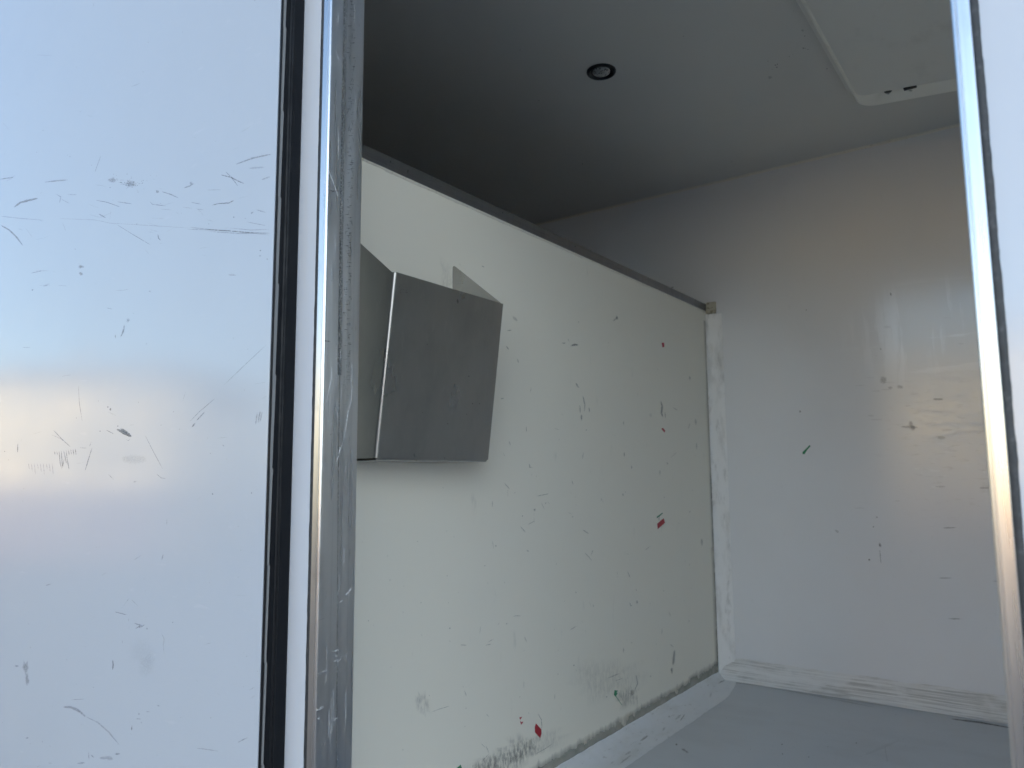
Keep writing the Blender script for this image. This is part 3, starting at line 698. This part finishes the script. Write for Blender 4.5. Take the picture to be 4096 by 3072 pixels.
for pts, w, a in [([(1095, 95), (1060, 150), (1030, 175)], 4, .5), ([(1020, 210), (965, 248)], 3.5, .6), ([(1085, 170), (1050, 185)], 3, .4), ([(930, 660), (960, 640), (990, 655)], 6, .3), ([(930, 700), (1000, 690)], 5, .3), ([(925, 750), (985, 720)], 4, .35), ([(930, 800), (1010, 700)], 3, .3), ([(970, 1218), (925, 1258)], 3.5, .6), ([(780, 1165), (850, 1130)], 10, .25), ([(790, 1240), (812, 1225)], 5, .6), ([(800, 390), (860, 370)], 2, .3), ([(950, 1590), (978, 1575)], 3, .5), ([(790, 860), (880, 815)], 3, .3)]:
    s.ribbon(q7(pts), w*0.6, a)
for i in range(46):
    t = random.uniform(0, 1)**0.8; y = random.uniform(0, 3072); x = 1310 - y*0.0145 + random.uniform(8, 125); L = random.uniform(20, 160)
    s.ribbon([(x, y), (x-0.015*L+random.uniform(-2, 2), y+L)], random.uniform(1.0, 1.8), random.uniform(.15, .45))
y = 5
while y < 1620:                       # dark ticks rubbed into the inner edge
    fade = 1.0 if y < 1350 else max(0.25, 1-(y-1350)/300); xe = 1432 - y*0.0145
    w = random.uniform(6, 22); x = xe - random.uniform(4, 26)
    d.ribbon([(x-w, y+random.uniform(-3, 3)), (x, y)], random.uniform(1.6, 3.4), .75*fade, jit=.4)
    if random.random() < .45: d.ribbon([(x-w*random.random(), y-2), (x-w*random.random(), y+random.uniform(10, 26))], 2.0, .55*fade)
    y += random.uniform(5, 15)
d.ribbon([(1392, 250), (1396, 620), (1366, 700)], 3, .0)
for pts in ([(1382, 0), (1372, 500), (1364, 1000), (1358, 1500)],):
    d.ribbon(pts, 13, .50, taper=False); d.ribbon([(x-4, y) for x, y in pts], 5, .45, taper=False)
d.ribbon([(1358, 1500), (1352, 2000), (1345, 3072)], 4, .45, taper=False)
for pts, w in [([(1296, 1363), (1320, 1366)], 4), ([(1316, 760), (1330, 765), (1358, 763)], 3), ([(1430, 340), (1434, 349)], 5), ([(1436, 95), (1437, 105)], 5)]: d.ribbon(pts, w, .9)
for v in s.bm.verts: v[s.l] = min(1.0, v[s.l]*1.6)
s.done('bright_scratches', SHINE, frame); d.done('rubbed_dirt', SPECK, frame)

# ------------------------------------------------------------------ marks on the partition
s = Marks(0, XP, (1, 0, 0)); g = Marks(0, XP, (1, 0, 0))
def p6(p): return [(2000 + x*0.5425, 1300 + y*0.5425) for x, y in p]
def p7(p): return [(1400 + x*0.5425, 2200 + y*0.5425) for x, y in p]
for pts, w, a in [([(520, 155), (550, 145), (578, 147)], 12, .75), ([(455, 135), (485, 132)], 9, .6), ([(50, 42), (88, 38)], 6, .5), ([(45, 155), (65, 182)], 7, .5), ([(125, 245), (138, 280)], 7, .4), ([(558, 425), (575, 458), (588, 460)], 8, .55), ([(588, 590), (592, 650)], 6, .6), ([(600, 660), (600, 705)], 10, .6),
    ([(610, 520), (625, 590), (622, 640)], 7, .5), ([(655, 605), (660, 645)], 5, .55), ([(1185, 560), (1195, 600), (1190, 650), (1202, 680)], 12, .62), ([(1215, 640), (1220, 688)], 5, .5), ([(1010, 500), (1015, 520)], 9, .4), ([(1398, 375), (1400, 408)], 10, .5), ([(1160, 320), (1165, 338)], 8, .45),
    ([(910, 705), (912, 740)], 5, .4), ([(1440, 690), (1445, 740)], 12, .3), ([(1408, 688), (1412, 696)], 10, .4), ([(193, 745), (195, 790)], 4, .6), ([(150, 745), (160, 752)], 4, .4), ([(215, 1020), (220, 1050), (240, 1050)], 5, .6), ([(915, 935), (916, 972)], 6, .55), ([(970, 1035), (970, 1062)], 7, .6),
    ([(905, 1240), (908, 1262)], 10, .4), ([(270, 1262), (355, 1245)], 6, .4), ([(345, 1246), (356, 1245)], 6, .7), ([(255, 1350), (255, 1375)], 12, .6), ([(250, 1385), (250, 1405)], 7, .5), ([(150, 1485), (188, 1530)], 6, .45), ([(610, 1510), (655, 1540)], 7, .45), ([(1175, 1405), (1170, 1445)], 7, .4), ([(1475, 1440), (1468, 1446)], 8, .6),
    ([(1485, 1575), (1490, 1630)], 12, .4), ([(1448, 865), (1450, 920)], 7, .3), ([(1440, 955), (1442, 965)], 8, .45), ([(1228, 1010), (1238, 1030)], 8, .4), ([(500, 100), (510, 125)], 4, .5), ([(1105, 650), (1115, 680)], 18, .2), ([(2, 545), (28, 540)], 8, .5), ([(750, 1275), (745, 1300)], 6, .35), ([(520, 1235), (525, 1242)], 8, .6), ([(550, 1268), (562, 1270)], 6, .6), ([(555, 1325), (566, 1328)], 6, .5)]:
    s.ribbon(p6(pts), w*0.55, a)
for pts, w, a in [([(1730, 20), (1760, 50), (1785, 80)], 5, .4), ([(1300, 0), (1320, 12)], 7, .5), ([(2040, 25), (2052, 32)], 9, .6), ([(1200, 490), (1225, 485), (1262, 486)], 5, .4), ([(1015, 680), (1060, 655)], 4, .4), ([(1000, 703), (1040, 693)], 8, .45), ([(812, 700), (860, 702)], 7, .35), ([(1275, 745), (1290, 738)], 8, .5),
    ([(830, 1003), (838, 1012)], 8, .65), ([(845, 1040), (858, 1078)], 7, .35), ([(600, 1195), (660, 1172), (735, 1150)], 4, .4), ([(1005, 1210), (1025, 1230)], 5, .5), ([(1555, 1160), (1555, 1178)], 7, .75), ([(1900, 945), (1985, 910)], 6, .35), ([(1955, 965), (2010, 945)], 5, .3), ([(2110, 920), (2120, 985), (2100, 1030)], 6, .45),
    ([(2115, 1060), (2117, 1150)], 5, .4), ([(2080, 1030), (2075, 1075)], 16, .4), ([(2060, 385), (2070, 412), (2085, 405)], 5, .6), ([(2115, 370), (2117, 398)], 8, .65), ([(1735, 590), (1737, 610)], 9, .5), ([(1620, 590), (1670, 560)], 5, .4), ([(2015, 720), (2018, 760)], 9, .35), ([(1665, 880), (1672, 900)], 8, .5), ([(1510, 1060), (1508, 1105)], 5, .35), ([(1280, 960), (1282, 1025)], 3, .3),
    ([(1000, 1440), (1025, 1500)], 4, .45), ([(1025, 1500), (985, 1545), (995, 1570)], 4, .4), ([(965, 1425), (1000, 1460)], 3, .4), ([(420, 1480), (438, 1484)], 4, .5), ([(1365, 1505), (1430, 1470), (1490, 1430)], 4, .4), ([(1390, 1215), (1410, 1250), (1414, 1300), (1410, 1325)], 3, .7), ([(1385, 1205), (1395, 1225)], 9, .3), ([(2045, 155), (2065, 205)], 5, .45), ([(2035, 655), (2045, 670)], 7, .45)]:
    s.ribbon(p7(pts), w*0.55, a)
for pts, w, a in [([(2465, 1262), (2470, 1280)], 7, .5), ([(2452, 1285), (2470, 1268)], 6, .4), ([(2698, 2600), (2692, 2660)], 8, .5), ([(2686, 2670), (2688, 2695)], 7, .6), ([(1838, 1055), (1842, 1062)], 5, .6), ([(1926, 1064), (1938, 1068)], 4, .5), ([(2050, 1265), (2070, 1285)], 10, .3)]:
    s.ribbon(pts, w, a)
for i in range(85):
    x = random.uniform(1430, 2830); y0 = 640+(x-1441)*0.4556; y1 = 3072 if x < 2290 else 3064-(x-2290)*0.585
    y = y0 + 40 + (y1-y0-80)*random.random()**0.6
    if x < 2020 and y < 1860: continue
    s.blob(x, y, random.uniform(1.5, 4), random.uniform(2, 5), random.uniform(.15, .5), random.uniform(-.5, .5), 7)
for i in range(36):
    x = random.uniform(1900, 2830); y = random.uniform(1500, 2700); L = random.uniform(8, 36); an = random.gauss(1.4, .5)
    s.ribbon([(x, y), (x+L*math.cos(an), y+L*math.sin(an))], random.uniform(1.5, 4), random.uniform(.15, .4))
s.done('scuff_marks', SPECK, part)
cl = Marks(0, XP, (1, 0, 0))
# grime: band along the foot with a fringe of runs, a cloud lower left, corner dirt
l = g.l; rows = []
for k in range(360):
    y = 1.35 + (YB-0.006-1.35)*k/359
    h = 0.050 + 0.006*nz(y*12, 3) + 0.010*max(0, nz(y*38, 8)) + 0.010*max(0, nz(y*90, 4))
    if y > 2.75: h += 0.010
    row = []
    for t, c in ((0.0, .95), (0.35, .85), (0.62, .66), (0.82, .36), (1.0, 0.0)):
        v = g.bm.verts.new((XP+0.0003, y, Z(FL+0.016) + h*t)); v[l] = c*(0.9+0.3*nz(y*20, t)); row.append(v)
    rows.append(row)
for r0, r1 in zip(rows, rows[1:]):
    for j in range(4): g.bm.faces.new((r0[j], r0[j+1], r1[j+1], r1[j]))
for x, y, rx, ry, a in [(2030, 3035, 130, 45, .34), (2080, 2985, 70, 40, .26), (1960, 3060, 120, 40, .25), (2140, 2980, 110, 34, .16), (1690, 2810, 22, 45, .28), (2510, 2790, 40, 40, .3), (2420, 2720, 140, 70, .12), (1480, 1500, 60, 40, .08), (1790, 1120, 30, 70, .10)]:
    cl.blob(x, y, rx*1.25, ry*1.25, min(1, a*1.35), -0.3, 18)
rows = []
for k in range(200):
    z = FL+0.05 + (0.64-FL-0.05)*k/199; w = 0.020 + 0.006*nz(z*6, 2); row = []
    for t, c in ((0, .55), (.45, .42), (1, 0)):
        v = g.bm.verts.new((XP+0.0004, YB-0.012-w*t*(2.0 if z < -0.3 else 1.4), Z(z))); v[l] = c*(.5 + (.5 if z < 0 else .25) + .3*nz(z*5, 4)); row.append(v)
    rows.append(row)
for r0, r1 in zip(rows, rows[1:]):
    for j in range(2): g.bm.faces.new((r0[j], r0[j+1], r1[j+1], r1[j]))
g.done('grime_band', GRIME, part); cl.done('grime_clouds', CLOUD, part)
# scrapes on the coving
s = Marks(2, FL+0.006, (0, 0, 1))
for pts, w, a in [([(2560, 2965), (2592, 2942)], 7, .55), ([(2500, 3020), (2525, 3005)], 7, .4), ([(2480, 3055), (2525, 3020)], 5, .4), ([(2700, 2880), (2725, 2858)], 8, .35), ([(2720, 2885), (2740, 2856)], 4, .5), ([(2665, 2862), (2682, 2868)], 6, .6), ([(2800, 2780), (2815, 2772)], 7, .5), ([(2840, 2790), (2846, 2770)], 6, .3), ([(2650, 2925), (2660, 2908)], 7, .35), ([(2545, 3005), (2555, 3000)], 8, .5), ([(2740, 2724), (2900, 2727)], 1, .1), ([(2860, 2735), (2900, 2722)], 6, .5)]:
    s.ribbon(pts, w, a)
s.done('coving_scrapes', SPECK, part)

# ------------------------------------------------------------------ marks on the steel holder
s = Marks(0, -1.026, (1, 0, 0))
def hm(px, py):
    z = at(0, -1.05, px, py).z - CAM_Z; s.val = front_x(max(HBt, min(HT, z))) + 0.0004
hm(1832, 1205); s.ribbon([(1829, 1195), (1832, 1215)], 6, .8)
for i in range(14):
    x = 1598+random.uniform(0, 40); y = 1150+random.uniform(-6, 22); hm(x, y); s.blob(x, y, 2, 1.6, .7, n=6)
for x, y in [(1890, 1615), (1918, 1614), (1866, 1656), (1708, 1377), (1778, 1832), (1530, 1625), (1790, 1695), (1875, 1505), (1690, 1650)]: hm(x, y); s.blob(x, y, 3, 3, .7, n=6)
s.done('specks', SPECK, hold)

# ------------------------------------------------------------------ marks on back wall, ceiling and floor
s = Marks(1, YB, (0, -1, 0))
def b6(p): return [(3200 + x*0.8439, 900 + y*0.8439) for x, y in p]
for pts, w, a in [([(428, 320), (433, 336)], 7, .8), ([(376, 1505), (382, 1528)], 9, .7), ([(378, 1540), (384, 1605)], 4, .5), ([(362, 1380), (358, 1392)], 5, .5), ([(165, 1445), (185, 1458)], 9, .4), ([(678, 1436), (740, 1434)], 5, .5), ([(630, 826), (680, 826)], 8, .4), ([(520, 930), (540, 975)], 16, .35), ([(480, 955), (560, 960)], 10, .3), ([(640, 1240), (690, 1240)], 6, .3), ([(850, 1246), (900, 1246)], 8, .35), ([(380, 730), (410, 740)], 26, .35), ([(460, 765), (490, 770)], 14, .35), ([(415, 770), (440, 772)], 10, .35), ([(650, 1008), (690, 1008)], 12, .35), ([(850, 1432), (854, 1434)], 6, .7)]:
    s.ribbon(b6(pts), w*0.84, a)
for x, y, r in [(30, 403, 3), (382, 588, 4), (348, 1430, 4), (328, 1587, 5), (0, 884, 5), (910, 1335, 6), (365, 1385, 4)]: s.blob(3200+x*.8439, 900+y*.8439, r, r, .75, n=6)
for x, y, rx, ry in [(2690, 1150, 8, 5), (2695, 1158, 5, 3), (3476, 2240, 4, 4), (3780, 2312, 30, 3), (3990, 2325, 24, 3), (3820, 2475, 30, 4)]: s.blob(x, y, rx, ry, .6)
for i in range(22):
    x = random.uniform(3380, 3860); y = random.gauss(1620, 190); L = random.uniform(14, 50)
    s.ribbon([(x, y), (x+L, y+random.uniform(-3, 3))], random.uniform(2, 6), random.uniform(.06, .18))
s.done('scuff_marks', SPECK, wall_back)
s = Marks(0, XP+0.0037, (1, 0, 0))
for x, y, r in [(1562, 646, 6), (1630, 688, 6), (1632, 682, 5), (2010, 850, 4), (2300, 985, 4)]: s.blob(x, y, r*0.7, r, .8, n=8)
for i in range(14):
    x = random.uniform(1450, 2800); s.ribbon([(x, 600+(x-1441)*.462), (x+random.uniform(10, 50), 602+(x-1441)*.462+random.uniform(5, 24))], 3, .2)
s.done('capping_marks', SPECK, part)
s = Marks(2, CE, (0, 0, -1))
def c4(p): return [(3000 + x*0.4955, y*0.4955) for x, y in p]
for x, y, rx, ry in [(430, 388, 7, 5), (445, 389, 4, 4), (467, 398, 5, 3), (316, 456, 4, 3), (205, 525, 7, 5), (222, 518, 5, 5), (217, 543, 8, 4), (180, 561, 3, 3), (160, 625, 16, 10), (425, 245, 12, 10), (443, 291, 4, 4), (145, 493, 3, 3), (620, 553, 6, 4)]:
    s.blob(3000+x*.4955, y*.4955, rx*.6, ry*.6, .4 if rx > 9 else .95, n=8)
for x, y in [(2733, 144), (2926, 646), (2155, 402), (2330, 655), (2080, 200)]: s.blob(x, y, 3, 2.4, .8, n=6)
for i in range(25): s.blob(random.uniform(2300, 3800), random.uniform(0, 520), random.uniform(1, 2.2), random.uniform(1, 2), .5, n=6)
s.done('specks', SPECK, ceiling)
s = Marks(2, FL, (0, 0, 1))
for x, y, rx, ry, a in [(2735, 3000, 12, 7, .6), (2748, 3008, 8, 6, .5), (2706, 2978, 6, 5, .9), (2649, 2960, 5, 4, .9), (3128, 2978, 4, 3, .8), (3130, 3016, 4, 3, .7), (3425, 2972, 4, 3, .7), (3235, 3028, 4, 3, .6), (3700, 2840, 4, 3, .7)]: s.blob(x, y, rx, ry, a, .3)
for pts, w, a in [([(3805, 2876), (3920, 2890), (4044, 2912)], 6, .85), ([(2910, 2728), (3000, 2737), (3100, 2748)], 4, .35), ([(3540, 2990), (3550, 3050)], 5, .15), ([(3460, 3020), (3600, 2960)], 10, .10), ([(3100, 2755), (3300, 2790), (3500, 2830)], 4, .25)]: s.ribbon(pts, w, a)
for i in range(60): s.blob(random.uniform(2600, 4050), random.uniform(2820, 3072), random.uniform(1, 2.5), random.uniform(1, 2), .5, n=6)
s.done('floor_specks', SPECK, floor)

# ------------------------------------------------------------------ sunlit low buildings across the yard, seen as the warm glow mirrored in metal and paint, plus a tall one added for bounce light
def yard_building(az, rng, width, h, label, nwin, mat=None):
    """az: degrees left of straight out from the doorway"""
    c = Vector((-rng*math.sin(R(az)), -rng*math.cos(R(az)), 0))
    nrm = (Vector((sdir.x, sdir.y, 0)).normalized() - c.normalized()).normalized()
    b = tag(empty('yard_building', c), label, 'building', 'low buildings across the yard')
    b.rotation_euler.z = math.atan2(nrm.y, nrm.x) - math.pi/2      # facade looks along local +y
    w = width/2
    bm = bmesh.new(); box(bm, (-w, -5, 0), (w, 0, h)); obj('wall', bm, mat or REND, b)
    bm = bmesh.new(); box(bm, (-w-0.2, -5.2, h+0.002), (w+0.2, 0.2, h+0.25), 0.02); obj('roof', bm, ROOF, b)
    bm = bmesh.new(); box(bm, (-w-0.05, 0.002, 0), (w+0.05, 0.12, 1.55)); obj('plinth', bm, ROOF, b)
    for i in range(nwin):
        cx = -w + width*(i+0.5)/nwin
        bm = bmesh.new(); box(bm, (cx-0.4, 0.003, 2.0), (cx+0.4, 0.03, 2.9)); obj('window', bm, GLASS, b)
    return b
yard_building(73, 20, 8.0, 3.9, 'low cream rendered building across the yard, nearest the open door leaf', 2)
yard_building(48, 21, 4.2, 4.9, 'narrow cream rendered building across the yard between two wider ones', 1)
yard_building(5, 20, 13.0, 5.0, 'wide cream rendered building across the yard facing the doorway', 2)
yard_building(-48, 22, 23.0, 14.5, 'unseen tall pale building right of the doorway, added to bounce sunlight indoors', 5, BOUNCE_REND)  # added out of view to bounce sunlight through the doorway onto the partition
